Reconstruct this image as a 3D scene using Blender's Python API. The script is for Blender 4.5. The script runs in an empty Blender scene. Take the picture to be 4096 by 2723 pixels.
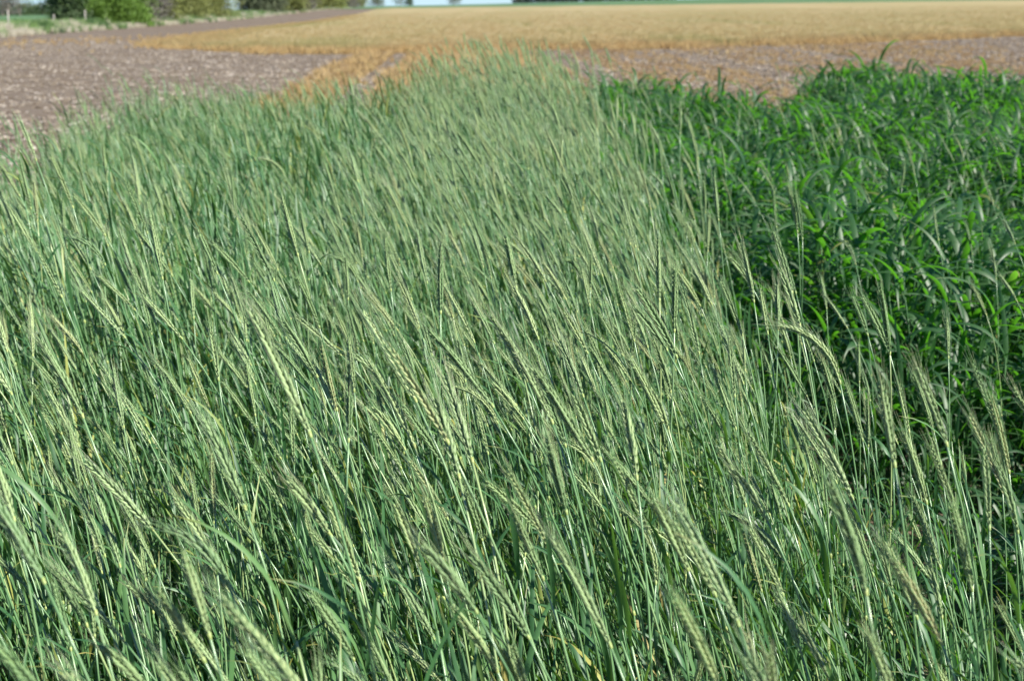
import bpy, math, random
import numpy as np
from mathutils import Vector, Matrix, Euler

# ------------------------------------------------------------------ camera
sc = bpy.context.scene
C = sc.collection
R = math.radians
CAM_H = 1.65
PITCH, ROLL = 12.41, 0.72
cam = bpy.data.cameras.new("camera"); cam_o = bpy.data.objects.new("camera", cam); C.objects.link(cam_o)
cam.sensor_fit = 'HORIZONTAL'; cam.sensor_width = 23.6; cam.lens = 35.0
cam.clip_start = 0.05; cam.clip_end = 6000
CAM_M = Matrix.Translation((0, 0, CAM_H)) @ Matrix.Rotation(R(90 - PITCH), 4, 'X') @ Matrix.Rotation(R(-ROLL), 4, 'Z')
cam_o.matrix_world = CAM_M
cam.dof.use_dof = True; cam.dof.focus_distance = 2.75; cam.dof.aperture_fstop = 5.0
sc.camera = cam_o

# ------------------------------------------------------------------ light
SUN_EL, SUN_AZ = 38.0, 122.0          # azimuth clockwise from the view direction (+Y)
w = bpy.data.worlds.new("World"); sc.world = w; w.use_nodes = True
nt = w.node_tree; bg = nt.nodes["Background"]
sky = nt.nodes.new("ShaderNodeTexSky"); sky.sky_type = 'NISHITA'; sky.sun_disc = False
sky.sun_elevation = R(SUN_EL); sky.sun_rotation = R(SUN_AZ)
sky.air_density = 0.8; sky.dust_density = 0.0; sky.ozone_density = 2.0
wb = nt.nodes.new("ShaderNodeMix"); wb.data_type = 'RGBA'; wb.blend_type = 'MULTIPLY'; wb.inputs[0].default_value = 1
wb.inputs[7].default_value = (.64, .89, 1.36, 1)      # cool white balance
nt.links.new(sky.outputs[0], wb.inputs[6]); nt.links.new(wb.outputs[2], bg.inputs[0]); bg.inputs[1].default_value = 0.05
sun = bpy.data.lights.new("sun", 'SUN'); sun.energy = 5.0; sun.angle = R(0.53); sun.color = (1.0, 0.95, 0.85)
sun_o = bpy.data.objects.new("sun", sun); C.objects.link(sun_o)
sd = Vector((math.sin(R(SUN_AZ)) * math.cos(R(SUN_EL)), math.cos(R(SUN_AZ)) * math.cos(R(SUN_EL)), math.sin(R(SUN_EL))))
sun_o.rotation_euler = (-sd).to_track_quat('-Z', 'Y').to_euler(); sun_o.location = (30, 0, 40)
vs = sc.view_settings; vs.view_transform = 'Standard'; vs.look = 'None'; vs.exposure = 1.2; vs.gamma = 1.0
vs.use_curve_mapping = False
sc.cycles.max_bounces = 7; sc.cycles.transparent_max_bounces = 4
sc.cycles.use_denoising = True

RNG = np.random.default_rng(7)
random.seed(11)

# ------------------------------------------------------------------ materials
def mat(name):
    m = bpy.data.materials.new(name); m.use_nodes = True
    n = m.node_tree
    for x in list(n.nodes): n.nodes.remove(x)
    out = n.nodes.new("ShaderNodeOutputMaterial")
    return m, n, out
def N(n, t, **k):
    x = n.nodes.new(t)
    for a, b in k.items(): setattr(x, a, b)
    return x
def ramp(n, fac, stops, interp='LINEAR'):
    r = N(n, "ShaderNodeValToRGB"); r.color_ramp.interpolation = interp
    e = r.color_ramp.elements
    while len(e) > 1: e.remove(e[-1])
    e[0].position = stops[0][0]; e[0].color = (*stops[0][1], 1)
    for p, c in stops[1:]:
        q = e.new(p); q.color = (*c, 1)
    if fac is not None: n.links.new(fac, r.inputs[0])
    return r.outputs[0]
def mixc(n, fac, a, b, mode='MIX'):
    x = N(n, "ShaderNodeMix", data_type='RGBA', blend_type=mode)
    for v, i in ((fac, 0), (a, 6), (b, 7)):
        if hasattr(v, 'links'): n.links.new(v, x.inputs[i])
        elif i == 0: x.inputs[0].default_value = v
        else: x.inputs[i].default_value = (*v, 1)
    return x.outputs[2]
def math_(n, op, a, b=0.0, clamp=False):
    x = N(n, "ShaderNodeMath", operation=op, use_clamp=clamp)
    for i, v in enumerate((a, b)):
        if hasattr(v, 'links'): n.links.new(v, x.inputs[i])
        else: x.inputs[i].default_value = v
    return x.outputs[0]
def attr(n, name):
    return N(n, "ShaderNodeAttribute", attribute_name=name).outputs['Fac']
def rnd(n):
    return N(n, "ShaderNodeObjectInfo").outputs['Random']
def noise(n, scale, detail=4, vec=None, rough=.55):
    x = N(n, "ShaderNodeTexNoise"); x.inputs['Scale'].default_value = scale; x.inputs['Detail'].default_value = detail
    x.inputs['Roughness'].default_value = rough
    if vec is not None: n.links.new(vec, x.inputs['Vector'])
    return x.outputs['Fac']
def coords(n, scale=(1, 1, 1)):
    tc = N(n, "ShaderNodeTexCoord"); mp = N(n, "ShaderNodeMapping"); mp.inputs['Scale'].default_value = scale
    n.links.new(tc.outputs['Object'], mp.inputs[0]); return mp.outputs[0]

def plant_mat(name, stops, rough=.45, spec=.5, trans=0.0, tcol=None, tip=None, blotch=None, coat=0.0, vary=.25, nscale=45, field=None):
    """stops: colours picked by the per-plant random number; tip: colour towards attribute u = 1"""
    m, n, out = mat(name)
    r = rnd(n)
    col = ramp(n, r, stops)
    if tip:
        u = attr(n, "u")
        f = math_(n, 'MULTIPLY', math_(n, 'SUBTRACT', u, tip[1], True), tip[2], True)
        col = mixc(n, f, col, tip[0])
    tc = N(n, "ShaderNodeTexCoord").outputs['Object']
    if field:      # colour that drifts over the field from plant to plant
        loc = N(n, "ShaderNodeObjectInfo").outputs['Location']; mp = N(n, "ShaderNodeMapping"); mp.inputs['Scale'].default_value = field[1]
        n.links.new(loc, mp.inputs[0]); fz = noise(n, 1.0, 3, mp.outputs[0])
        col = mixc(n, math_(n, 'MULTIPLY', math_(n, 'SUBTRACT', fz, field[2], True), field[3], True), col, field[0])
    nz = noise(n, nscale, 3, tc)
    col = mixc(n, math_(n, 'MULTIPLY', nz, vary), col, mixc(n, .55, col, (0, 0, 0)))
    if blotch:
        bz = noise(n, 30, 4, tc, .7)
        f = math_(n, 'MULTIPLY', math_(n, 'SUBTRACT', bz, blotch[1], True), 14, True)
        col = mixc(n, f, col, blotch[0])
    p = N(n, "ShaderNodeBsdfPrincipled"); n.links.new(col, p.inputs['Base Color'])
    p.inputs['Roughness'].default_value = rough; p.inputs['Specular IOR Level'].default_value = spec
    p.inputs['Coat Weight'].default_value = coat; p.inputs['Coat Roughness'].default_value = .3
    if trans > 0:
        t = N(n, "ShaderNodeBsdfTranslucent")
        if tcol: n.links.new(mixc(n, .75, col, tcol), t.inputs[0])
        else: n.links.new(col, t.inputs[0])
        mx = N(n, "ShaderNodeMixShader"); mx.inputs[0].default_value = trans
        n.links.new(p.outputs[0], mx.inputs[1]); n.links.new(t.outputs[0], mx.inputs[2])
        n.links.new(mx.outputs[0], out.inputs[0])
    else: n.links.new(p.outputs[0], out.inputs[0])
    return m

M = {}
M['stem'] = plant_mat("rye_stem", [(0, (.075, .17, .06)), (.5, (.13, .25, .10)), (.85, (.19, .31, .14)), (1, (.30, .38, .15))], .33, .75)
M['node'] = plant_mat("rye_node", [(0, (.22, .31, .09)), (1, (.30, .36, .11))], .5)
M['ear'] = plant_mat("rye_floret", [(0, (.17, .29, .13)), (.3, (.29, .41, .19)), (.65, (.38, .50, .24)), (.93, (.44, .54, .25)), (1, (.42, .42, .21))], .5, .4,
                     trans=.18, tcol=(.4, .6, .12), tip=((.25, .39, .16), .4, 2.0), vary=.6, nscale=260, field=((.36, .46, .21), (.9, .5, 1), .5, 3.0))
M['awn'] = plant_mat("rye_awn", [(0, (.18, .36, .14)), (.6, (.28, .44, .19)), (1, (.42, .50, .26))], .34, 1.0, trans=.3, tip=((.50, .45, .34), .55, 1.6))
M['rleaf'] = plant_mat("rye_leaf", [(0, (.026, .085, .03)), (.6, (.048, .13, .048)), (.95, (.10, .20, .065)), (.99, (.28, .30, .07)), (1, (.36, .30, .12))], .46, .4,
                       trans=.22, tcol=(.22, .50, .03), tip=((.36, .28, .05), .82, 3.0))
M['wleaf'] = plant_mat("cereal_leaf", [(0, (.018, .066, .021)), (.5, (.028, .096, .028)), (.985, (.046, .125, .036)), (.995, (.18, .22, .05)), (1, (.28, .25, .09))], .5, .75,
                       trans=.45, tcol=(.14, .50, .015), blotch=((.25, .26, .03), .68), vary=.4, tip=((.24, .24, .05), .85, 3.0), field=((.06, .13, .04), (1.2, 1.2, 1), .48, 4.0))
M['wstem'] = plant_mat("cereal_stem", [(0, (.03, .09, .03)), (1, (.05, .13, .04))], .6, .3)
M['under'] = plant_mat("undergrowth_leaf", [(0, (.015, .055, .018)), (.7, (.028, .09, .028)), (1, (.06, .14, .03))], .4, .5, trans=.35, tcol=(.15, .45, .02))
M['orange'] = plant_mat("withered_leaf", [(0, (.28, .19, .11)), (.5, (.38, .265, .14)), (1, (.45, .34, .20))], .8, .2, trans=.3, field=((.36, .29, .14), (.5, .25, 1), .5, 4.0))
M['tan'] = plant_mat("dry_crop_leaf", [(0, (.33, .235, .105)), (.35, (.39, .295, .145)), (.8, (.43, .34, .175)), (1, (.34, .305, .135))], .8, .15, trans=.4, field=((.26, .265, .105), (.13, .012, 1), .48, 5.0))
M['straw'] = plant_mat("straw", [(0, (.13, .095, .06)), (.5, (.24, .20, .15)), (.85, (.38, .335, .275)), (1, (.52, .48, .43))], .7, .3)
M['weed_green'] = plant_mat("verge_leaf", [(0, (.12, .24, .06)), (1, (.24, .36, .12))], .6, .3, trans=.3)
M['weed_dark'] = plant_mat("verge_dark_leaf", [(0, (.05, .11, .04)), (1, (.08, .16, .04))], .6, .3, trans=.3)
M['weed_pale'] = plant_mat("verge_dry_leaf", [(0, (.40, .36, .26)), (1, (.60, .56, .44))], .7, .3, trans=.3)

def soil_mat():
    m, n, out = mat("soil")
    c = coords(n)
    big = noise(n, .12, 4, c); mid = noise(n, 1.3, 5, c); fine = noise(n, 14, 4, c, .7)
    col = ramp(n, mid, [(.3, (.10, .072, .048)), (.5, (.145, .113, .08)), (.7, (.18, .15, .112))])
    col = mixc(n, math_(n, 'MULTIPLY', math_(n, 'SUBTRACT', big, .45, True), 2.5, True), col, (.165, .14, .112))
    fl = math_(n, 'MULTIPLY', math_(n, 'SUBTRACT', fine, .56, True), 9, True)
    col = mixc(n, math_(n, 'MULTIPLY', fl, .6), col, (.28, .245, .20))
    dk = math_(n, 'MULTIPLY', math_(n, 'SUBTRACT', .43, fine, True), 8, True)
    col = mixc(n, math_(n, 'MULTIPLY', dk, .5), col, (.06, .045, .033))
    p = N(n, "ShaderNodeBsdfPrincipled"); n.links.new(col, p.inputs['Base Color']); p.inputs['Roughness'].default_value = .9
    p.inputs['Specular IOR Level'].default_value = .15
    b = N(n, "ShaderNodeBump"); b.inputs['Strength'].default_value = .8; b.inputs['Distance'].default_value = .05
    n.links.new(fine, b.inputs['Height']); n.links.new(b.outputs[0], p.inputs['Normal'])
    n.links.new(p.outputs[0], out.inputs[0]); return m
def field_mat(name, a, b_, c_, sx, sy, fs=6.0, bump=.3):
    m, n, out = mat(name)
    st = noise(n, 1.0, 4, coords(n, (sx, sy, 1))); f = noise(n, fs, 4, coords(n), .7)
    col = ramp(n, st, [(.32, a), (.5, b_), (.68, c_)])
    col = mixc(n, math_(n, 'MULTIPLY', math_(n, 'SUBTRACT', .5, f, True), 2.2, True), col, tuple(x * .55 for x in a))
    p = N(n, "ShaderNodeBsdfPrincipled"); n.links.new(col, p.inputs['Base Color']); p.inputs['Roughness'].default_value = .85
    p.inputs['Specular IOR Level'].default_value = .1
    bp = N(n, "ShaderNodeBump"); bp.inputs['Strength'].default_value = bump; bp.inputs['Distance'].default_value = .1
    n.links.new(f, bp.inputs['Height']); n.links.new(bp.outputs[0], p.inputs['Normal'])
    n.links.new(p.outputs[0], out.inputs[0]); return m
M['soil'] = soil_mat()
M['tan_top'] = field_mat("dry_crop_canopy", (.255, .235, .105), (.31, .255, .13), (.345, .28, .15), .13, .012)
M['green_far'] = field_mat("green_crop", (.075, .14, .065), (.09, .165, .075), (.105, .18, .08), .03, .01, 2.0)
def simple(name, stops, sc_=8, rough=.8):
    m, n, out = mat(name)
    col = ramp(n, noise(n, sc_, 5, coords(n)), stops)
    p = N(n, "ShaderNodeBsdfPrincipled"); n.links.new(col, p.inputs['Base Color']); p.inputs['Roughness'].default_value = rough
    n.links.new(p.outputs[0], out.inputs[0]); return m
M['bark'] = simple("bark", [(.3, (.13, .105, .085)), (.7, (.26, .22, .19))])
M['wood'] = simple("weathered_post_wood", [(.3, (.26, .24, .21)), (.7, (.42, .39, .35))], 12)
def crown_mat(name, a, b):
    return plant_mat(name, [(0, a), (1, b)], .6, .3, trans=.35, vary=.5)

# ------------------------------------------------------------------ mesh builder
class MB:
    def __init__(s): s.v = []; s.f = []; s.m = []; s.u = []
    def tube(s, pts, rad, mat=0, n=5, us=None, cap=True):
        pts = [Vector(p) for p in pts]; k = len(pts)
        t0 = (pts[1] - pts[0]).normalized()
        a = t0.cross(Vector((0, 1, 0.13))).normalized()
        base = len(s.v)
        for i, p in enumerate(pts):
            t = (pts[min(i + 1, k - 1)] - pts[max(i - 1, 0)]).normalized()
            a = (a - t * a.dot(t)).normalized(); b = t.cross(a)
            for j in range(n):
                an = 2 * math.pi * j / n
                s.v.append(p + (a * math.cos(an) + b * math.sin(an)) * rad[i])
                s.u.append(us[i] if us else i / (k - 1))
        for i in range(k - 1):
            for j in range(n):
                q = (j + 1) % n
                s.f.append((base + i * n + j, base + i * n + q, base + (i + 1) * n + q, base + (i + 1) * n + j)); s.m.append(mat)
        if cap:
            s.f.append(tuple(base + (k - 1) * n + j for j in range(n))); s.m.append(mat)
    def ribbon(s, pts, wid, side, mat=0, fold=.25):
        """leaf blade, three verts across with a shallow V fold; side = list of across vectors"""
        base = len(s.v); k = len(pts)
        for i, p in enumerate(pts):
            t = (pts[min(i + 1, k - 1)] - pts[max(i - 1, 0)]).normalized()
            a = side[i]; a = (a - t * a.dot(t)).normalized(); nn = a.cross(t).normalized()
            h = wid[i] / 2
            s.v += [p - a * h + nn * h * fold, p.copy(), p + a * h + nn * h * fold]; s.u += [i / (k - 1)] * 3
        for i in range(k - 1):
            for j in (0, 1):
                q = base + i * 3 + j
                s.f.append((q, q + 1, q + 4, q + 3)); s.m.append(mat)
    def spindle(s, p, d, up, L, w_, th, mat=0):
        """a floret: pointed body with a six-sided waist"""
        a = up.cross(d).normalized(); b = d.cross(a).normalized(); base = len(s.v)
        s.v.append(p.copy()); s.u.append(0)
        for z, r in ((.3, 1.0), (.65, .72)):
            for j in range(6):
                an = math.pi / 3 * j
                s.v.append(p + d * L * z + a * math.cos(an) * w_ * r + b * math.sin(an) * th * r); s.u.append(z)
        s.v.append(p + d * L); s.u.append(1)
        for j in range(6):
            q = (j + 1) % 6
            s.f += [(base, base + 1 + q, base + 1 + j), (base + 1 + j, base + 1 + q, base + 7 + q, base + 7 + j), (base + 7 + j, base + 7 + q, base + 13)]
            s.m += [mat] * 3
    def quads(s, P, A, B, mat=0):
        """numpy arrays of centres and half-axes"""
        base = len(s.v); V = np.stack([P - A, P + B * .6 - A * .1, P + A, P - B * .6 + A * .1], 1).reshape(-1, 3)
        s.v += [tuple(x) for x in V]; s.u += [0.5] * len(V)
        for i in range(len(P)): s.f.append((base + 4 * i, base + 4 * i + 1, base + 4 * i + 2, base + 4 * i + 3)); s.m.append(mat)
    def mesh(s, name, mats, smooth=True):
        me = bpy.data.meshes.new(name); me.from_pydata([tuple(x) for x in s.v], [], s.f)
        for m in mats: me.materials.append(m)
        me.polygons.foreach_set('material_index', s.m)
        if smooth: me.polygons.foreach_set('use_smooth', [True] * len(s.f))
        at = me.attributes.new("u", 'FLOAT', 'POINT'); at.data.foreach_set('value', s.u)
        me.update(); return me
def join(parts, name):
    """parts: list of (part name, MB, [materials]) -> one mesh"""
    J = MB(); mats = []
    for _, b, ms in parts:
        o = len(J.v); mo = [mats.index(m) if m in mats else (mats.append(m) or len(mats) - 1) for m in ms]
        J.v += b.v; J.u += b.u; J.f += [tuple(i + o for i in f) for f in b.f]; J.m += [mo[i] for i in b.m]
    return J.mesh(name, mats)
def add(name, me, parent=None, **props):
    o = bpy.data.objects.new(name, me); C.objects.link(o); o.parent = parent
    for k, v in props.items(): o[k] = v
    return o

# ------------------------------------------------------------------ prototypes of the plants
def sph(theta, az):   # direction leaning theta from the vertical towards azimuth az (0 = +X)
    return Vector((math.sin(theta) * math.cos(az), math.sin(theta) * math.sin(az), math.cos(theta)))
def leaf_mb(p, az, th0, th1, L, W, twist, rs, seg=9, mi=0, fold=.25, power=1.3):
    b = MB(); pts = [Vector(p)]; sides = []; wid = []
    for i in range(seg + 1):
        s = i / seg
        th = th0 + (th1 - th0) * s ** power; a = az + twist * .35 * s
        d = sph(th, a)
        if i < seg: pts.append(pts[-1] + d * L / seg)
        tw = twist * s
        e1 = Vector((-math.sin(a), math.cos(a), 0)); e2 = d.cross(e1)
        sides.append(e1 * math.cos(tw) + e2 * math.sin(tw))
        wid.append(W * min(1, .55 + s * 2.2) * max(.03, (1 - s ** 2.6)) * (1 + .08 * math.sin(9 * s + L * 90)))
    b.ribbon(pts, wid, sides, mi, fold)
    return b

def rye_proto(i):
    rs = random.Random(100 + i)
    H = rs.uniform(.84, .93)
    az = math.pi + rs.uniform(-.45, .45)
    th_a, th_b = R(rs.uniform(1, 7)), R(rs.uniform(15, 29))
    nod = i % 8 == 7
    e0 = th_b + R(3); e1 = th_b + R(rs.uniform(2, 13))
    if nod: e1 = th_b + R(rs.uniform(45, 75))
    if i % 8 == 3: th_a, th_b, e0, e1 = R(1), R(7), R(7), R(rs.uniform(5, 12))
    # stem
    pts = [Vector((0, 0, 0))]; K = 12
    for k in range(K):
        s = (k + .5) / K; pts.append(pts[-1] + sph(th_a + (th_b - th_a) * s ** 2.6, az + .15 * math.sin(s * 5 + i)) * H / K)
    stem = MB(); rad = [.0021 - .0008 * (k / K) for k in range(K + 1)]
    stem.tube(pts, rad, 0, 6)
    for k in (4, 7):                              # swollen joints
        d = (pts[k + 1] - pts[k]).normalized()
        stem.tube([pts[k] - d * .004, pts[k], pts[k] + d * .004], [.0021, .0031, .0021], 1, 6)
    d = (pts[-1] - pts[-2]).normalized()
    stem.tube([pts[-1] - d * .004, pts[-1] + d * .002], [.0018, .0024], 1, 6)
    # ear
    L = rs.uniform(.075, .132); n = int(L / .0040)
    ear, awn = MB(), MB()
    p = pts[-1].copy(); step = L / n; roll = rs.uniform(0, 3.14); rach = [p.copy()]
    fat = rs.uniform(.68, 1.1)
    for k in range(n + 1):
        s = k / n; th = e0 + (e1 - e0) * s ** 1.2; t = sph(th, az)
        e_1 = Vector((-math.sin(az), math.cos(az), 0)); e_2 = t.cross(e_1)
        u = e_1 * math.cos(roll + s * .5) + e_2 * math.sin(roll + s * .5); v = t.cross(u)
        size = (.55 + .6 * min(1, s * 4)) * (1 - .45 * max(0, s - .6) / .4) * fat
        sg = 1 if k % 2 else -1
        for fw in (-1, 1):
            fd = (t + u * sg * .19 * fat + v * fw * .155 + Vector((rs.uniform(-.06, .06),) * 3)).normalized()
            b0 = p + u * sg * .0011 + v * fw * .0010
            FL = .0160 * size
            ear.spindle(b0, fd, u * sg, FL, .0021 * size, .0017 * size, 0)
            al = rs.uniform(.018, .036) * (.55 + .5 * s) * (1.0 if k > 1 else .4)
            if nod: al *= 1.15
            tip = b0 + fd * FL * .93
            ad = (t * 1.0 + u * sg * rs.uniform(.06, .20) + v * fw * rs.uniform(.03, .14) + Vector((rs.uniform(-.04, .04), rs.uniform(-.04, .04), rs.uniform(-.04, .04)))).normalized()
            awn.tube([tip, tip + ad * al * .5, tip + (ad + t * .12).normalized() * al], [.00036, .00026, .00008], 0, 3, cap=False, us=[0, .5, 1])
        p = p + t * step; rach.append(p.copy())
    ear.tube(rach, [.0015] * len(rach), 0, 4)
    leaves = []
    for q, h in enumerate((.40, .62, .80)):
        if q == 2 and rs.random() < .35: continue
        k = int(h * K); lp = pts[k]
        la = az + rs.uniform(-1.6, 1.6) if rs.random() < .75 else rs.uniform(0, 6.28)
        leaves.append(leaf_mb(lp, la, R(rs.uniform(18, 40)), R(rs.uniform(55, 130)), rs.uniform(.10, .20) * (1.15 - .3 * q), rs.uniform(.007, .0115), rs.uniform(-1.2, 1.2), rs, 7))
    parts = [('stem', stem, [M['stem'], M['node']]), ('ear', ear, [M['ear']]), ('awns', awn, [M['awn']])]
    parts += [('leaf', b, [M['rleaf']]) for b in leaves]
    lean = math.atan2(-(rach[-1] - rach[0]).x, (rach[-1] - rach[0]).z)
    look = ('nodding over sideways' if nod else 'standing nearly upright' if i % 8 == 3 else 'leaning left' if th_b > R(22) else 'tilted slightly left')
    return parts, rach[len(rach) // 2], look, lean

def tiller_proto(i):     # leafy rye shoot whose ear has not come out
    rs = random.Random(300 + i); b = []
    stalk = i % 2; H = rs.uniform(.42, .60) if not stalk else rs.uniform(.60, .80); az = math.pi + rs.uniform(-.7, .7); pts = [Vector((0, 0, 0))]
    for k in range(8): pts.append(pts[-1] + sph(R(4) + R(14) * (k / 8) ** 2, az) * H / 8)
    st = MB(); st.tube(pts, [.0024 - .00012 * k for k in range(9)], 0, 5); b.append(('stem', st, [M['stem']]))
    for k in ((3, 4, 5, 6, 7, 8) if not stalk else (4, 6, 8)):
        b.append(('leaf', leaf_mb(pts[k], az + rs.uniform(-1.9, 1.9), R(rs.uniform(8, 25)), R(rs.uniform(25, 100)), rs.uniform(.12, .22), rs.uniform(.005, .009), rs.uniform(-1.5, 1.5), rs, 7), [M['rleaf']]))
    return b

def cereal_proto(i):     # broad-leaved cereal shoot
    rs = random.Random(500 + i); parts = []
    H = rs.uniform(.44, .60); az = rs.uniform(0, 6.28); pts = [Vector((0, 0, 0))]
    for k in range(8): pts.append(pts[-1] + sph(R(rs.uniform(2, 10)), az) * H / 8)
    st = MB(); st.tube(pts, [.0036 - .0002 * k for k in range(9)], 0, 6); parts.append(('stem', st, [M['wstem']]))
    la = rs.uniform(0, 6.28)
    for k in (3, 5, 6, 8):
        la += math.pi + rs.uniform(-.9, .9)
        parts.append(('leaf', leaf_mb(pts[k], la, R(rs.uniform(5, 28)), R(rs.uniform(85, 170)), rs.uniform(.17, .34), rs.uniform(.014, .023), rs.uniform(-1.0, 1.0), rs, 12, fold=.3, power=1.1), [M['wleaf']]))
    return parts

def tuft(i, n, h, sp, wd, key, mats, flop=(30, 80)):
    rs = random.Random(i); b = MB()
    for k in range(n):
        a = rs.uniform(0, 6.28); r = sp * math.sqrt(rs.random())
        q = leaf_mb((r * math.cos(a), r * math.sin(a), 0), rs.uniform(0, 6.28), R(rs.uniform(3, 25)), R(rs.uniform(*flop)), h * rs.uniform(.5, 1.15), wd * rs.uniform(.7, 1.2), rs.uniform(-1, 1), rs, 4)
        o = len(b.v); b.v += q.v; b.u += q.u; b.f += [tuple(x + o for x in f) for f in q.f]; b.m += q.m
    return [('leaf', b, mats)]

def collection(name, protos):
    c = bpy.data.collections.new(name)
    for i, parts in enumerate(protos):
        c.objects.link(bpy.data.objects.new("%s_%02d" % (name, i), join(parts, "%s_%02d" % (name, i))))
    return c
def scatter(name, coll, P, rot, scl, pick, **props):
    me = bpy.data.meshes.new(name); me.from_pydata(P.tolist(), [], [])
    a = me.attributes.new("rot", 'FLOAT_VECTOR', 'POINT'); a.data.foreach_set('vector', rot.astype(np.float32).ravel())
    a = me.attributes.new("scl", 'FLOAT', 'POINT'); a.data.foreach_set('value', scl.astype(np.float32))
    a = me.attributes.new("pick", 'INT', 'POINT'); a.data.foreach_set('value', pick.astype(np.int32))
    g = bpy.data.node_groups.new(name, 'GeometryNodeTree')
    g.interface.new_socket("Geometry", in_out='INPUT', socket_type='NodeSocketGeometry')
    g.interface.new_socket("Geometry", in_out='OUTPUT', socket_type='NodeSocketGeometry')
    i = g.nodes.new('NodeGroupInput'); o = g.nodes.new('NodeGroupOutput')
    ci = g.nodes.new('GeometryNodeCollectionInfo'); ci.inputs[0].default_value = coll
    ci.inputs['Separate Children'].default_value = True; ci.inputs['Reset Children'].default_value = True
    ip = g.nodes.new('GeometryNodeInstanceOnPoints'); ip.inputs['Pick Instance'].default_value = True
    def na(nm, t):
        x = g.nodes.new('GeometryNodeInputNamedAttribute'); x.data_type = t; x.inputs[0].default_value = nm; return x.outputs[0]
    er = g.nodes.new('FunctionNodeEulerToRotation'); L = g.links.new
    L(i.outputs[0], ip.inputs['Points']); L(ci.outputs[0], ip.inputs['Instance'])
    L(na("pick", 'INT'), ip.inputs['Instance Index']); L(na("rot", 'FLOAT_VECTOR'), er.inputs[0]); L(er.outputs[0], ip.inputs['Rotation'])
    L(na("scl", 'FLOAT'), ip.inputs['Scale']); L(ip.outputs[0], o.inputs[0])
    ob = add(name, me, None, kind='stuff', **props); md = ob.modifiers.new("scatter", 'NODES'); md.node_group = g
    return ob

W1 = "zero one two three four five six seven eight nine ten eleven twelve thirteen fourteen fifteen sixteen seventeen eighteen nineteen".split()
W10 = ". . twenty thirty forty fifty sixty seventy eighty ninety".split()
ORD = "first second third fourth fifth sixth seventh eighth ninth tenth eleventh twelfth thirteenth fourteenth fifteenth sixteenth seventeenth eighteenth nineteenth twentieth".split()
ORD += ["twenty-" + q for q in ORD[:9]]
def words(v): return W1[v] if v < 20 else W10[v // 10] + ("-" + W1[v % 10] if v % 10 else "")
# ------------------------------------------------------------------ terrain
def sm(x, a, b):
    t = np.clip((x - a) / (b - a), 0, 1); return t * t * (3 - 2 * t)
def terrain(x, y):
    x = np.asarray(x, float); y = np.asarray(y, float)
    k = sm(x, -170, -60)
    z = sm(y, 180, 520) * 1.25 * (.25 + .75 * k) + sm(y, 500, 950) * (1.3 + .011 * np.clip(x + 40, 0, 500)) * k
    return z
def undul(x, y):
    return .018 * np.sin(x * 2.1 + 1.3 * np.sin(y * .9)) * np.cos(y * 1.7 + x * .6) * (y < 90)
def sheet(name, xs, ys, zoff, material, keep=None, bumps=0.0, **props):
    X, Y = np.meshgrid(xs, ys); Z = terrain(X, Y) + zoff + (undul(X, Y) if zoff == 0 else 0)
    if bumps: Z = Z + RNG.normal(0, bumps, Z.shape) * (Y < 200)
    nx, ny = len(xs), len(ys); V = np.stack([X, Y, Z], -1).reshape(-1, 3)
    F = []
    for j in range(ny - 1):
        for i in range(nx - 1):
            if keep is None or keep((xs[i] + xs[i + 1]) / 2, (ys[j] + ys[j + 1]) / 2):
                q = j * nx + i; F.append((q, q + 1, q + nx + 1, q + nx))
    me = bpy.data.meshes.new(name); me.from_pydata(V.tolist(), [], F); me.materials.append(material)
    me.polygons.foreach_set('use_smooth', [True] * len(F)); me.update()
    return add(name, me, None, **props)
def grid(*segs):
    out = []
    for a, b, n in segs: out += list(np.linspace(a, b, n, endpoint=False))
    return np.array(out + [segs[-1][1]])
gx = grid((-2500, -400, 12), (-400, -60, 20), (-60, -15, 30), (-15, 15, 60), (15, 60, 30), (60, 400, 20), (400, 2500, 12))
gy = grid((-200, 0, 8), (0, 60, 120), (60, 200, 30), (200, 1000, 50), (1000, 3500, 12))
sheet("ground", gx, gy, 0.0, M['soil'], kind='structure')
# far green crop beyond the tan field and beyond the fence row
def xf(y): return -30 - .055 * y
gx2 = grid((-2400, -400, 12), (-400, 400, 90), (400, 2400, 12)); gy2 = grid((110, 1000, 90), (1000, 3400, 10))
sheet("green_field", gx2, gy2, .06, M['green_far'], keep=lambda x, y: y > 500 or x < xf(y) - 9, kind='structure')

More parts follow.
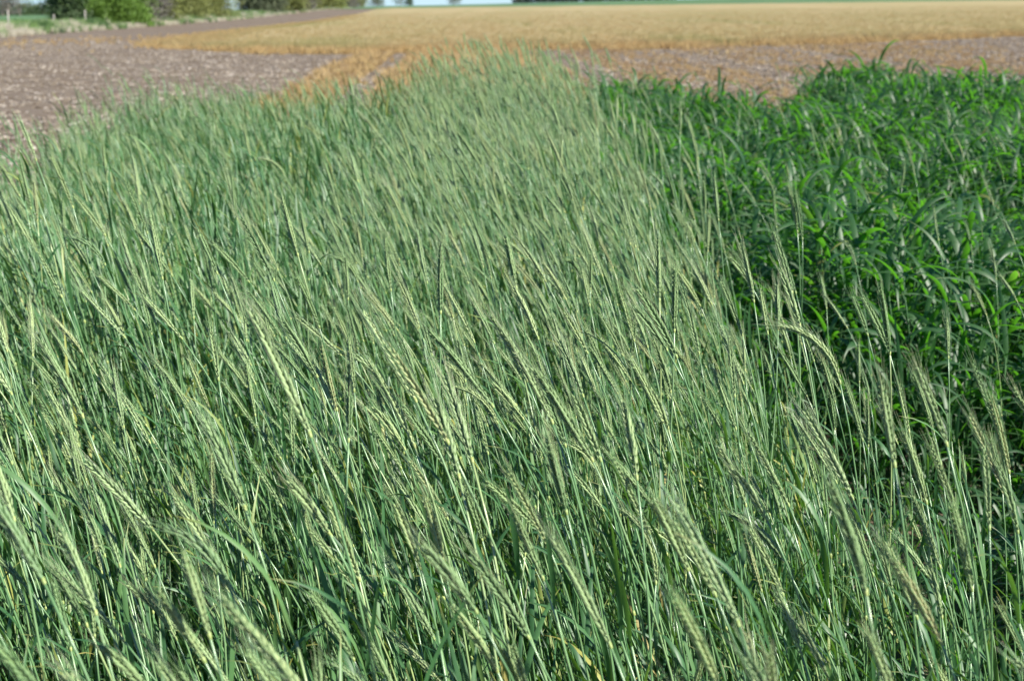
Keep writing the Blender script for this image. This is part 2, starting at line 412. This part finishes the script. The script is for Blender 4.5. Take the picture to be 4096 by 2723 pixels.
# tan field: near edge follows the drill end; slab canopy behind, tufts in front
EX = np.array([-60, -24, -17.4, -10.9, -6, -.4, 6.2, 13.4, 24.4, 45, 400.]); EY = np.array([150, 95, 73, 61, 56.5, 59, 58.5, 62, 72, 92, 420.])
def near_edge(x): return np.interp(x, EX, EY)
LY = np.array([60, 73, 116, 154, 345, 520.]); LX = np.array([-15, -18.5, -22.5, -23.5, -33, -44.])
def left_edge(y): return np.interp(y, LY, LX)
def tan_sheet():
    ys = grid((56, 100, 44), (100, 200, 40), (200, 500, 50)); rows = 180
    V = []; F = []
    tt = np.linspace(0, 1, rows)
    for y in ys:
        for t in tt:
            x = left_edge(y) + (t ** 1.7) * (60 + y * .9)
            V.append((x, y, 0))
    V = np.array(V); 
    nrm = RNG.normal(0, 1, len(V))
    for q, (x, y, _) in enumerate(V):
        pass
    V[:, 2] = terrain(V[:, 0], V[:, 1]) + .20 + .02 * np.sin(V[:, 0] * 1.1) * np.sin(V[:, 1] * .8) + nrm * .012
    ins = np.minimum((V[:, 1] - near_edge(V[:, 0])) , (V[:, 0] - left_edge(V[:, 1])) * 1.2)
    V[:, 2] -= .20 * (1 - sm(ins, .8, 7)); ok = (ins > .8)
    for j in range(len(ys) - 1):
        for i in range(rows - 1):
            q = j * rows + i; f = (q, q + 1, q + rows + 1, q + rows)
            if all(ok[k] for k in f): F.append(f)
    me = bpy.data.meshes.new("tan_field"); me.from_pydata(V.tolist(), [], F); me.materials.append(M['tan_top'])
    me.polygons.foreach_set('use_smooth', [True] * len(F)); me.update()
    return add("tan_field", me, None, kind='structure')
tan_sheet()

# ------------------------------------------------------------------ dry crops
def rots(n, tilt=.12):
    r = np.zeros((n, 3)); r[:, 0] = RNG.normal(0, tilt, n); r[:, 1] = RNG.normal(0, tilt, n); r[:, 2] = RNG.uniform(0, 6.28, n); return r
def with_z(x, y, dz=0.0): return np.stack([x, y, terrain(x, y) + undul(x, y) + dz], 1)
M['gold'] = plant_mat("golden_dry_leaf", [(0, (.42, .28, .12)), (.5, (.50, .36, .165)), (1, (.55, .42, .21))], .8, .15, trans=.4)
c_tan = collection("dry_tuft", [tuft(700 + i, 26, .34, .16, .014, 0, [M['tan'] if i < 4 else M['gold']]) for i in range(7)])
n = 110000
y = 56 + RNG.random(n) ** 1.9 * 240; x = left_edge(y) - .5 + RNG.random(n) * (30 + y * .48)
wob = .5 * np.sin(x * .9) + .35 * np.sin(x * 2.3 + 1)
k = (y > near_edge(x) + wob - RNG.exponential(.5, n)) & (x > left_edge(y) + 1.5 - RNG.exponential(1.8, n)) 
x, y = x[k], y[k]; n = len(x)
scatter("tan_crop", c_tan, with_z(x, y), rots(n), RNG.uniform(.6, 1.1, n) * (.6 + .4 * sm(x - left_edge(y), -1, 6)), np.where((np.minimum(y - near_edge(x), (x - left_edge(y)) * .8) < RNG.exponential(1.2, n)) | (RNG.random(n) < .07), RNG.integers(4, 7, n), RNG.integers(0, 4, n)),
        label="dry tan crop covering the wide field behind the green strips", category="dry crop")
c_or = collection("withered_tuft", [tuft(720 + i, 16, .17, .07, .012, 0, [M['orange'] if i < 5 else M['gold']], (50, 110)) for i in range(8)])
rows = np.arange(-5.6, 34, .24); X = []; Y = []
for r0 in rows:
    m = int(260)
    yy = 19 + RNG.random(m) * 43
    rw = RNG.uniform(.15, 1.0) if r0 > .6 else 1.0
    yy = yy[RNG.random(m) < rw]; m = len(yy)
    xx = r0 - .035 * (yy - 56) * 1.0 + RNG.normal(0, .03, m)
    X.append(xx); Y.append(yy)
x = np.concatenate(X); y = np.concatenate(Y)
base = x + .035 * (y - 56)
track = ((np.abs(base + 3.85) < .32) | (np.abs(base - 5.4) < .45) | (np.abs(base - 1.3) < .35) | (np.abs(base - 9.6) < .5) | (np.abs(base - 15.0) < .5))
patch = np.sin(x * .55 + 2 * np.sin(y * .17)) + np.sin(y * .33 + x * .2)
dens = np.where(base < .6, .95, np.where(patch > .1, .95, .5)); dens = np.where(base > 16, dens * np.where(y > 40, .12, 1.0), dens)
dens = np.where((base > .6) & (y < 30), dens * 1.25, dens)
k = (y < near_edge(x) + .3) & (~(track & (RNG.random(len(x)) < .93))) & (base > -5.6 + RNG.exponential(.5, len(x))) & (RNG.random(len(x)) < dens); x, y = x[k], y[k]; n = len(x)
scatter("withered_crop", c_or, with_z(x, y), rots(n, .2), RNG.uniform(.5, 1.0, n) * np.where(x + .035 * (y - 56) < .6, 1.5, 1.0), np.where((x + .035 * (y - 56) < .6) & (RNG.random(n) < .8) | (RNG.random(n) < .2), RNG.integers(5, 8, n), RNG.integers(0, 5, n)),
        label="withered orange brown crop in thin rows on bare soil", category="withered crop")
# sparse orange volunteers at the left tail of the tan field
n = 2600; y = RNG.uniform(45, 110, n); x = RNG.uniform(-34, -8, n)
k = (np.abs(y - (92 + (x + 20) * 1.6)) < RNG.exponential(7, n)) & (y > 40); x, y = x[k], y[k]; n = len(x)
scatter("sparse_dry_weeds", c_or, with_z(x, y), rots(n, .2), RNG.uniform(.9, 1.7, n), RNG.integers(3, 8, n),
        label="thin yellow orange weeds trailing over the bare soil at left", category="weeds")
# straw residue on the bare soil
def straw_proto(i):
    rs = random.Random(900 + i); b = MB(); L = rs.uniform(.03, .10)
    w_ = rs.uniform(.005, .012); c_ = rs.uniform(-.02, .02)
    b.tube([(-L / 2, 0, .006), (0, c_, .012 + rs.uniform(0, .02)), (L / 2, 0, .006)], [w_, w_, w_ * .6], 0, 4)
    return [('straw', b, [M['straw']])]
c_st = collection("straw_piece", [straw_proto(i) for i in range(8)])
n = 190000; y = 8 + 90 * RNG.random(n) ** 1.15; x = -.36 * y - 1 + RNG.random(n) * (.72 * y + 2)
cl = 1.1 * np.sin(x * .6 + 2 * np.sin(y * .35)) * np.sin(y * .45) + np.sin(x * 3.3 + 2 * np.sin(y * 1.7)) + np.sin(y * 4.9 + x * 1.4) + RNG.normal(0, .5, n)
k = (cl > -.2) & (y < near_edge(x)); x, y = x[k], y[k]; n = len(x)
scatter("straw_residue", c_st, with_z(x, y, .002), rots(n, .15), RNG.uniform(.5, 1.4, n), RNG.integers(0, 8, n),
        label="bleached straw residue scattered over the bare brown soil", category="straw")

# ------------------------------------------------------------------ fence row: weeds, posts, trees
c_wg = collection("verge_tuft", [tuft(740 + i, 40, [.9, .8, .7, .8, .9][i], .28, .035, 0, [M[['weed_green', 'weed_green', 'weed_pale', 'weed_pale', 'weed_dark'][i]]], (10, 60)) for i in range(5)])
n = 22000; y = 88 + RNG.random(n) ** 1.8 * 560; x = xf(y) + 1.2 - RNG.random(n) * 10 + RNG.normal(0, .5, n)
big = np.sin(y * .31 + x * .5) + RNG.normal(0, .6, n)
pk = np.where(big > .75, 4, np.where(big > -.3, RNG.integers(0, 2, n), RNG.integers(2, 4, n)))
edge = x > xf(y) - 1.3; pk = np.where(edge & (RNG.random(n) < .35), RNG.integers(2, 4, n), pk)
scatter("verge_weeds", c_wg, with_z(x, y), rots(n, .1), RNG.uniform(.7, 1.25, n) * np.where(edge, .6, 1), pk,
        label="pale and green weeds growing along the fence row", category="weeds")
def post(x, y, h, label):
    b = MB(); b.tube([(0, 0, -.1), (.01, 0, h * .5), (.03, .01, h - .03), (.03, .01, h)], [.065, .06, .055, .035], 0, 8)
    o = add("fence_post", b.mesh("fence_post", [M['wood']]), None, label=label, category="fence post", group="weathered posts along the fence row")
    o.location = (x, y, float(terrain(x, y))); return o
def on_fence(sx, off=0.0):     # distance at which the sight line of source column sx meets the fence row
    kk = (sx - 2048) / 6074.; d = -(30 - off) / (kk + .055); return kk * d, d
for sx, h, off, lb in ((93, 1.8, -3, "weathered grey fence post standing alone among weeds at far left"),
                       (395, 1.75, -2, "leftmost of the two grey posts before the bright green bush"),
                       (476, 1.8, -2, "rightmost grey fence post before the bright green bush"),
                       (272, 1.4, -3, "short grey fence post left of the bright green bush")):
    px, py = on_fence(sx, off); post(px, py, h, lb)

def tree(name, x, y, h, wdt, mcrown, label, category, group, leaves=5000, leaf=.13, low=.12, bare=0.0, seed=0, trunk_r=.16):
    g = np.random.default_rng(1000 + seed); rs = random.Random(seed)
    e = add(name, None, None, label=label, category=category, group=group); e.location = (x, y, float(terrain(x, y)))
    t = MB(); K = 6; pts = [Vector((0, 0, -.1))]
    for k_ in range(K): pts.append(pts[-1] + Vector((rs.uniform(-.12, .12), rs.uniform(-.12, .12), 1)) * h * .8 / K)
    t.tube(pts, [trunk_r * (1 - .85 * i / K) for i in range(K + 1)], 0, 7)
    tips = []
    for k_ in range(16 if bare == 0 else 34):
        s = rs.uniform(.08, .9); p0 = pts[0].lerp(pts[-1], s); a = rs.uniform(0, 6.28)
        Lb = wdt * .5 * rs.uniform(.5, 1.0) * (1 - .45 * s)
        d = Vector((math.cos(a), math.sin(a), rs.uniform(.25, 1.1)))
        p1 = p0 + d * Lb * .5 + Vector((0, 0, .05 * h)); p2 = p0 + d * Lb + Vector((rs.uniform(-.2, .2), rs.uniform(-.2, .2), .04 * h))
        t.tube([p0, p1, p2], [trunk_r * .36 * (1 - .5 * s), trunk_r * .2, .012], 0, 5); tips += [p1, p2]
        for _ in range(2 if bare == 0 else 6):
            q = p1.lerp(p2, rs.random()); d2 = Vector((rs.uniform(-1, 1), rs.uniform(-1, 1), rs.uniform(-.1, 1))) * Lb * .45
            t.tube([q, q + d2 * .6, q + d2 + Vector((0, 0, .1))], [.028, .018, .006], 0, 4); tips.append(q + d2)
    add("trunk", t.mesh("trunk", [M['bark']]), e)
    # crown: leaf clumps in an uneven volume
    nc = 150; cc = []; 
    for _ in range(nc):
        a = g.uniform(0, 6.28); zz = g.uniform(low, 1.0); rr = (wdt / 2) * math.sqrt(max(.05, 1 - ((zz - .42) / .64) ** 2)) * math.sqrt(g.uniform(.15, 1))
        cc.append((rr * math.cos(a), rr * math.sin(a), zz * h))
    for tp in tips[::2]: cc.append(tuple(tp))
    cc = np.array(cc); cc = cc[cc[:, 2] > low * h * .8]
    sz = g.uniform(.05, .14, len(cc)) * (wdt + h) * .5
    idx = g.integers(0, len(cc), leaves)
    P = cc[idx] + g.normal(0, 1, (leaves, 3)) * sz[idx][:, None] * np.array([1, 1, .7])
    P = P[P[:, 2] > .1]
    A = g.normal(0, 1, P.shape); A /= np.linalg.norm(A, axis=1)[:, None]; B = np.cross(A, g.normal(0, 1, P.shape)); B /= np.linalg.norm(B, axis=1)[:, None]
    s_ = leaf * g.uniform(.6, 1.4, len(P))[:, None]
    b = MB(); b.quads(P, A * s_, B * s_)
    add("crown", b.mesh("crown", [mcrown], False), e)
    return e
CR = {'bright': crown_mat("bright_leaves", (.12, .22, .035), (.16, .27, .045)), 'yellow': crown_mat("spring_leaves", (.20, .23, .07), (.24, .27, .085)),
      'grey': crown_mat("grey_twigs", (.16, .155, .13), (.20, .19, .16)), 'far': crown_mat("far_leaves", (.13, .16, .09), (.15, .18, .10)),
      'dark': crown_mat("dark_leaves", (.075, .125, .05), (.09, .145, .06)), 'navy': crown_mat("dark_evergreen", (.02, .045, .03), (.03, .055, .035))}
GT = "trees along the fence row"
spec = [  # source column, offset behind row, height, width, crown, low, label
    (345, 5, 5.5, 2.4, 'dark', .04, "dark green bush standing in for the shaded left side of the bright bush", 5000),  # added bush; its darker leaf colour paints the shaded side of the bright bush
    (415, 4, 6.5, 6.0, 'bright', .05, "bright green leafy bush behind the two fence posts", 9000),
    (505, 4, 6.8, 6.0, 'bright', .05, "bright green leafy bush touching the bare grey tree", 9000),
    (545, 1, 2.6, 4.2, 'bright', .02, "low bright green shrub at the foot of the bare tree", 5000),
    (618, 3, 6.5, 4.8, 'grey', .06, "bare grey twiggy tree between green bushes", 5000),
    (700, 3, 6.4, 3.6, 'yellow', .08, "narrow yellow green tree right of the bare grey tree", 4500),
    (770, 4, 7.5, 5.4, 'yellow', .05, "yellow green tree with dark trunk near the middle of the row", 6500),
    (880, 3, 7.5, 6.2, 'yellow', .06, "yellow green tree just left of the gap of sky", 7500),
    (1085, 4, 9.0, 7.5, 'far', .1, "sparse grey green tree just right of the gap of sky", 4200),
    (1160, 3, 9.0, 8.5, 'yellow', .06, "olive tree in the right group behind pale grass", 6500),
    (1220, 4, 9.0, 7.5, 'grey', .05, "grey half bare tree in the middle of the right group", 6000),
    (1285, 3, 10.0, 10, 'yellow', .08, "yellow green tree over bare ground in the right group", 7000),
    (1345, 3, 10.0, 10, 'yellow', .07, "olive tree third from the end of the row", 6500),
    (1400, 3, 11.0, 12, 'grey', .07, "greyish olive tree second from the end of the row", 6500),
    (1440, 3, 12.0, 13, 'yellow', .05, "yellow green tree at the right end of the row", 7000)]
for i, (sx, off, h, wd, cr, low, lb, nl) in enumerate(spec):
    px, py = on_fence(sx, -off)
    tree("hedgerow_tree", px, py, h, wd * 1.3, CR[cr], lb, "tree", GT, int(nl * 3), .13 if py < 250 else .24, low, 1.0 if cr == 'grey' else 0.0, i)
# shelter belt far left, single trees and the dark wood on the skyline
def at_col(sx, d): return (sx - 2048) / 6074. * d, d
far = [(18, 560, 9, 11, 'far', .3, "pale loose tree at the far left skyline"), (75, 540, 12, 9.5, 'far', .32, "tall tree with bare lower trunk on the left skyline"),
       (95, 530, 8, 7, 'grey', .1, "grey twiggy tree beside the tall tree at far left"), (142, 545, 12, 9, 'far', .25, "round topped tree third from the left on the skyline"),
       (280, 550, 12, 8, 'far', .2, "loose grey green tree alone above the far hedge"),
       (1536, 880, 4, 9, 'far', .05, "low pale shrub leftmost on the middle skyline"), (1628, 880, 9, 7, 'dark', .1, "tallest lone tree on the middle skyline"),
       (1664, 880, 5, 4, 'dark', .1, "small tree beside the tallest lone tree"), (1840, 900, 6.5, 8, 'far', .1, "small rounded tree on the skyline left of the dark wood")]
for i, (sx, d, h, wd, cr, low, lb) in enumerate(far):
    px, py = at_col(sx, d); tree("skyline_tree", px, py, h, wd, CR[cr], lb, "tree", "lone trees on the skyline", 1300, .26, low, 0.0, 60 + i, .25)
for i, sx in enumerate(range(-20, 330, 28)):
    px, py = at_col(sx, 590 + (i % 3) * 8); tree("hedge_bush", px, py, 3.4 + (i * 7 % 5) * .35, 5.5, CR['dark'], "low dark bush, %s from the left in the far hedge" % ORD[i], "bush", "dark bushes of the far hedge", 900, .28, .02, 0, 90 + i, .1)
for i in range(26):
    px, py = at_col(2085 + i * 24, 1100 + (i % 4) * 8); tree("skyline_wood_tree", px, py, 11 + (i * 5 % 4), 9, CR['navy'], "dark evergreen, %s from the left in the skyline wood" % ORD[i], "tree", "trees of the dark skyline wood", 900, .55, .02, 0, 130 + i, .3)

# ------------------------------------------------------------------ the two green crops
NP = 24
Minv = np.array(CAM_M.inverted())
FPX = 1024 * 35 / 23.6
def project(P):      # world -> pixel of the 1024 x 680 picture (used for choosing and describing only)
    q = P @ Minv[:3, :3].T + Minv[:3, 3]; d = -q[:, 2]
    return 512 + q[:, 0] / d * FPX, 340.4 - q[:, 1] / d * FPX, d
def canopy(x, y):    # height factor of the rye
    f = 1.0 + .04 * np.sin(x * 2.3 + y) + .04 * np.sin(y * 1.3 - x * 1.1) + .07 * np.sin(x * 8 + 2 * np.sin(y * 3.1)) * np.sin(y * 6.3 + 1.5 * np.sin(x * 4))
    f = f * (1 - .20 * sm(-x, 1.2, 3.2) * sm(y, 3, 7))
    f = f * (1 + .16 * sm(y, 8, 14) * np.exp(-((x - .3) / .9) ** 2))
    f = f * (1 - .10 * sm(y, 5, 8) * np.exp(-((x + 1.5) / .9) ** 2))
    return f
FARX = np.array([-6, -4.5, -3.8, -3.0, -2.3, -1.5, -.8, -.4, .5, 1.0]); FARY = np.array([9, 13.5, 16.5, 17.5, 15.5, 15.5, 16, 17, 15, 12.5])
LEFTX = lambda y: np.interp(y, [0, 5, 7, 10, 12, 14, 16], [-4.5, -4.0, -3.3, -3.15, -3.5, -4.0, -4.3])
def rye_zone(x, y, g):
    return (x < .96 - .19 * sm(y, 2.5, 5) + g.normal(0, .07, len(x))) & (x > LEFTX(y) + g.exponential(.45, len(x)) - .2) & (y < np.interp(x, FARX, FARY) - g.exponential(1.0, len(x)) + .5)
def rotz(n, spread): return RNG.normal(0, spread, n)

protos = [rye_proto(i) for i in range(24)]; NP = len(protos)
tillers = [tiller_proto(i) for i in range(12)]
c_rye = collection("rye", [p[0] for p in protos] + tillers)
n = 28000; y = 1.22 + 16.5 * RNG.random(n) ** .95; x = -5.4 + RNG.random(n) * 6.7
x[:1200] = RNG.uniform(-2.0, 1.1, 1200); y[:1200] = RNG.uniform(1.22, 5, 1200)
k = rye_zone(x, y, RNG) & (np.abs(x) < .36 * y + .9)
x, y = x[k], y[k]
# strays inside the leafy crop
ns = 330; xs_ = RNG.uniform(.9, 6, ns); ys_ = RNG.uniform(2.6, 17, ns)
kk = RNG.random(ns) < np.exp(-(xs_ - .9) / 1.2) + .22; x = np.concatenate([x, xs_[kk]]); y = np.concatenate([y, ys_[kk]]); nst = kk.sum()
n = len(x)
eared_p = np.where((x < -.6) & (y > 4.5), .15, .26) + .28 * sm(x, -.8, .5) * sm(y, 2.5, 4); eared_p[-nst:] = 1
isE = RNG.random(n) < eared_p
pick = np.where(isE, RNG.integers(0, NP, n), NP + RNG.integers(0, len(tillers), n))
nodp = (pick % 8 == 7) & isE; pick = np.where(nodp & (RNG.random(n) < .75), (pick + 1) % NP, pick)
scl = canopy(x, y) * np.clip(RNG.normal(.97, .12, n), .62, 1.17)
scl *= np.where((x < -2.8) & (RNG.random(n) < .2), RNG.uniform(1.0, 1.3, n), 1)
scl *= np.where(~isE & (x < -.6) & (y > 4.5), 1.22, 1)
scl[-nst:] = RNG.uniform(.85, 1.05, nst)
rot = np.stack([RNG.normal(0, .07, n), RNG.normal(-.03, .11, n), rotz(n, .48)], 1)
P = with_z(x, y)
# single tall plants that stand out of the stand (ear tip and ear base on the 2359 px wide photograph -> real place from the real ear length)
HERO = [(1905, 1090, 2008, 1372), (1485, 860, 1558, 1020), (902, 1120, 978, 1340), (1275, 1240, 1408, 1478), (2175, 705, 2190, 850), (275, 690, 287, 795),
        (1715, 1190, 1820, 1390), (755, 1130, 832, 1350), (345, 820, 440, 930), (990, 755, 1140, 935), (175, 1110, 255, 1310), (8, 1015, 78, 1160),
        (1170, 1140, 1265, 1370), (1790, 600, 1850, 760), (1770, 500, 1840, 700), (560, 500, 625, 640), (2100, 820, 2195, 1040), (1310, 880, 1395, 1080),
        (90, 770, 190, 960), (965, 830, 990, 930), (1060, 1370, 1130, 1540), (1640, 840, 1700, 990), (2040, 1260, 2190, 1500), (400, 1130, 520, 1330)]
hx, hr, hs, hp = [], [], [], []
cm3 = np.array(CAM_M)[:3, :3]
for q, (tx, ty, bx_, by_) in enumerate(HERO):
    k_ = 1024 / 2359.; a_ = math.atan2(bx_ - tx, by_ - ty); ln = math.hypot(bx_ - tx, by_ - ty) * k_
    ups = [3, 11, 19]; oth = [i for i in range(NP) if i % 8 not in (3, 7)]
    pk_ = ups[q % 3] if a_ < R(14) else oth[(q * 5) % len(oth)]
    d_ = .138 * FPX / ln
    u_, v_ = (tx + bx_) / 2 * k_, (ty + by_) / 2 * k_
    e_ = np.array([0, 0, CAM_H]) + cm3 @ np.array([(u_ - 512) / FPX * d_, -(v_ - 340.4) / FPX * d_, -d_])
    ry = -(a_ * .95 - protos[pk_][3]); l_ = np.array(protos[pk_][1])
    off = np.array([l_[0] * math.cos(ry) + l_[2] * math.sin(ry), l_[1], -l_[0] * math.sin(ry) + l_[2] * math.cos(ry)])
    s_ = min(1.25, max(.75, e_[2] / off[2])); t_ = (CAM_H - s_ * off[2]) / (CAM_H - e_[2])      # slide along the sight line so the foot meets the ground
    e_ = np.array([0, 0, CAM_H]) + (e_ - np.array([0, 0, CAM_H])) * t_
    b_ = e_ - s_ * off; hx.append((b_[0], b_[1], 0)); hr.append((0, ry, 0)); hs.append(s_); hp.append(pk_)
P = np.concatenate([P, np.array(hx)]); rot = np.concatenate([rot, np.array(hr)]); scl = np.concatenate([scl, hs]); pick = np.concatenate([pick, hp]); isE = np.concatenate([isE, np.ones(len(hx), bool)])
n = len(P); hero = np.arange(n) >= n - len(hx); x, y = P[:, 0], P[:, 1]
# ear positions
earl = np.array([protos[q][1][:] if q < NP else (0, 0, 0.6) for q in pick])
def rotate(v, r, s):
    out = np.empty_like(v)
    cx, sx_, cy, sy, cz, sz = np.cos(r[:, 0]), np.sin(r[:, 0]), np.cos(r[:, 1]), np.sin(r[:, 1]), np.cos(r[:, 2]), np.sin(r[:, 2])
    X, Y, Z = v.T
    Y, Z = Y * cx - Z * sx_, Y * sx_ + Z * cx
    X, Z = X * cy + Z * sy, -X * sy + Z * cy
    X, Y = X * cz - Y * sz, X * sz + Y * cz
    return np.stack([X, Y, Z], 1) * s[:, None]
E = P + rotate(earl, rot, scl)
px, py, dd = project(E)
keepnear = ~((dd < 1.3) | ((px > -60) & (px < 1084) & (py > 690) & (dd < 1.4))) | hero
sel = (px > 8) & (px < 1016) & (py > 8) & (py < 672) & isE & keepnear
order = np.argsort(np.where(hero, 0, np.where(sel, dd, 1e9)))[:300]
ind = np.zeros(n, bool); ind[order] = True
rest = keepnear & ~ind
scatter("rye_stand", c_rye, P[rest], rot[rest], scl[rest], pick[rest],
        label="dense stand of grey green rye with bristly ears leaning left", category="rye")
meshes = []
for parts, _, look, _l in protos:
    meshes.append([(nm, b.mesh(nm, ms)) for nm, b, ms in parts])
def pct(v, tot): return int(round(100 * v / tot))
def plant(name, ms, loc, r, s, **props):
    e = add(name, None, None, **props); e.empty_display_size = .1
    e.location = loc; e.rotation_euler = r; e.scale = (s, s, s)
    earo = None
    for nm, me in ms:
        o = bpy.data.objects.new(nm, me); C.objects.link(o)
        o.parent = earo if nm == 'awns' else e
        if nm == 'ear': earo = o
    return e
used = set()
def place_words(i, px, py):
    a, b = pct(px, 1024), pct(py, 680)
    while (a, b) in used: b += 1
    used.add((a, b)); return a, b
for i in order:
    a, b = place_words(i, px[i], py[i])
    plant("rye_plant", meshes[pick[i]], P[i], rot[i], float(scl[i]),
          label="rye %s, its ear %s percent across and %s percent down the photo" % (protos[pick[i]][2], words(a), words(b)),
          category="rye plant", group="bristly rye plants in the foreground")

# leafy undergrowth among the rye
c_un = collection("undergrowth", [tuft(760 + i, 12, .42, .06, .012, 0, [M['under']], (25, 110)) for i in range(5)])
n = 9000; yu = 1.2 + 15.5 * RNG.random(n) ** .9; xu = RNG.uniform(-4.6, .8, n); k = rye_zone(xu, yu, RNG) & (np.abs(xu) < .36 * yu + .9); xu, yu = xu[k], yu[k]; n = len(xu)
scatter("undergrowth", c_un, with_z(xu, yu), rots(n, .15), RNG.uniform(.7, 1.3, n), RNG.integers(0, 5, n),
        label="dark green leafy undergrowth between the rye stems", category="undergrowth")

# broad-leaved cereal strip on the right
cps = [cereal_proto(i) for i in range(16)]; c_ce = collection("cereal", cps)
CFX = np.array([.6, 1.2, 1.8, 2.4, 3.0, 3.7, 4.6, 5.4, 7, 9]); CFY = np.array([16, 17, 15.5, 14.5, 15.5, 18.2, 18.6, 17, 15, 14])
n = 36000; x = RNG.uniform(.62, 8.5, n); y = 1.6 + RNG.random(n) * 17.5
k = (y < np.interp(x, CFX, CFY) + RNG.normal(0, .3, n)) & (x < .36 * y + 1.1) & (x > 1.02 - .19 * sm(y, 2.5, 5) + RNG.normal(0, .08, n)); x, y = x[k], y[k]; n = len(x)
mound = 1 + .11 * np.sin(x * 2.4 + y * .7) + .09 * np.sin(y * 2.6 - x) - .5 * np.exp(-((x - 1.4) / .8) ** 2 - ((y - 4.0) / .6) ** 2) - .30 * np.exp(-((x - .98) / .24) ** 2) * (y < 9) + .10 * sm(x, 2.9, 3.7) * sm(y, 12, 16) - .05 * np.exp(-((x - 2.3) / .6) ** 2)
scl = 1.08 * mound * np.clip(RNG.normal(1, .1, n), .7, 1.25); pick = RNG.integers(0, 16, n); rot = rots(n, .09); P = with_z(x, y)
T = P + np.stack([0 * x, 0 * x, .6 * scl], 1); px, py, dd = project(T)
sel = (px > 8) & (px < 1016) & (py > 8) & (py < 672)
order = np.argsort(np.where(sel, dd, 1e9))[:300]; ind = np.zeros(n, bool); ind[order] = True
scatter("leafy_cereal_stand", c_ce, P[~ind], rot[~ind], scl[~ind], pick[~ind],
        label="lush dark green broad leaved cereal filling the strip at right", category="cereal crop")
cm = [[(nm, b.mesh(nm, ms)) for nm, b, ms in parts] for parts in cps]
used = set()
for i in order:
    a, b = place_words(i, px[i], py[i])
    plant("cereal_plant", cm[pick[i]], P[i], rot[i], float(scl[i]),
          label="broad leaved cereal shoot, top %s percent across and %s percent down the photo" % (words(a), words(b)),
          category="cereal plant", group="leafy cereal shoots beside the rye")
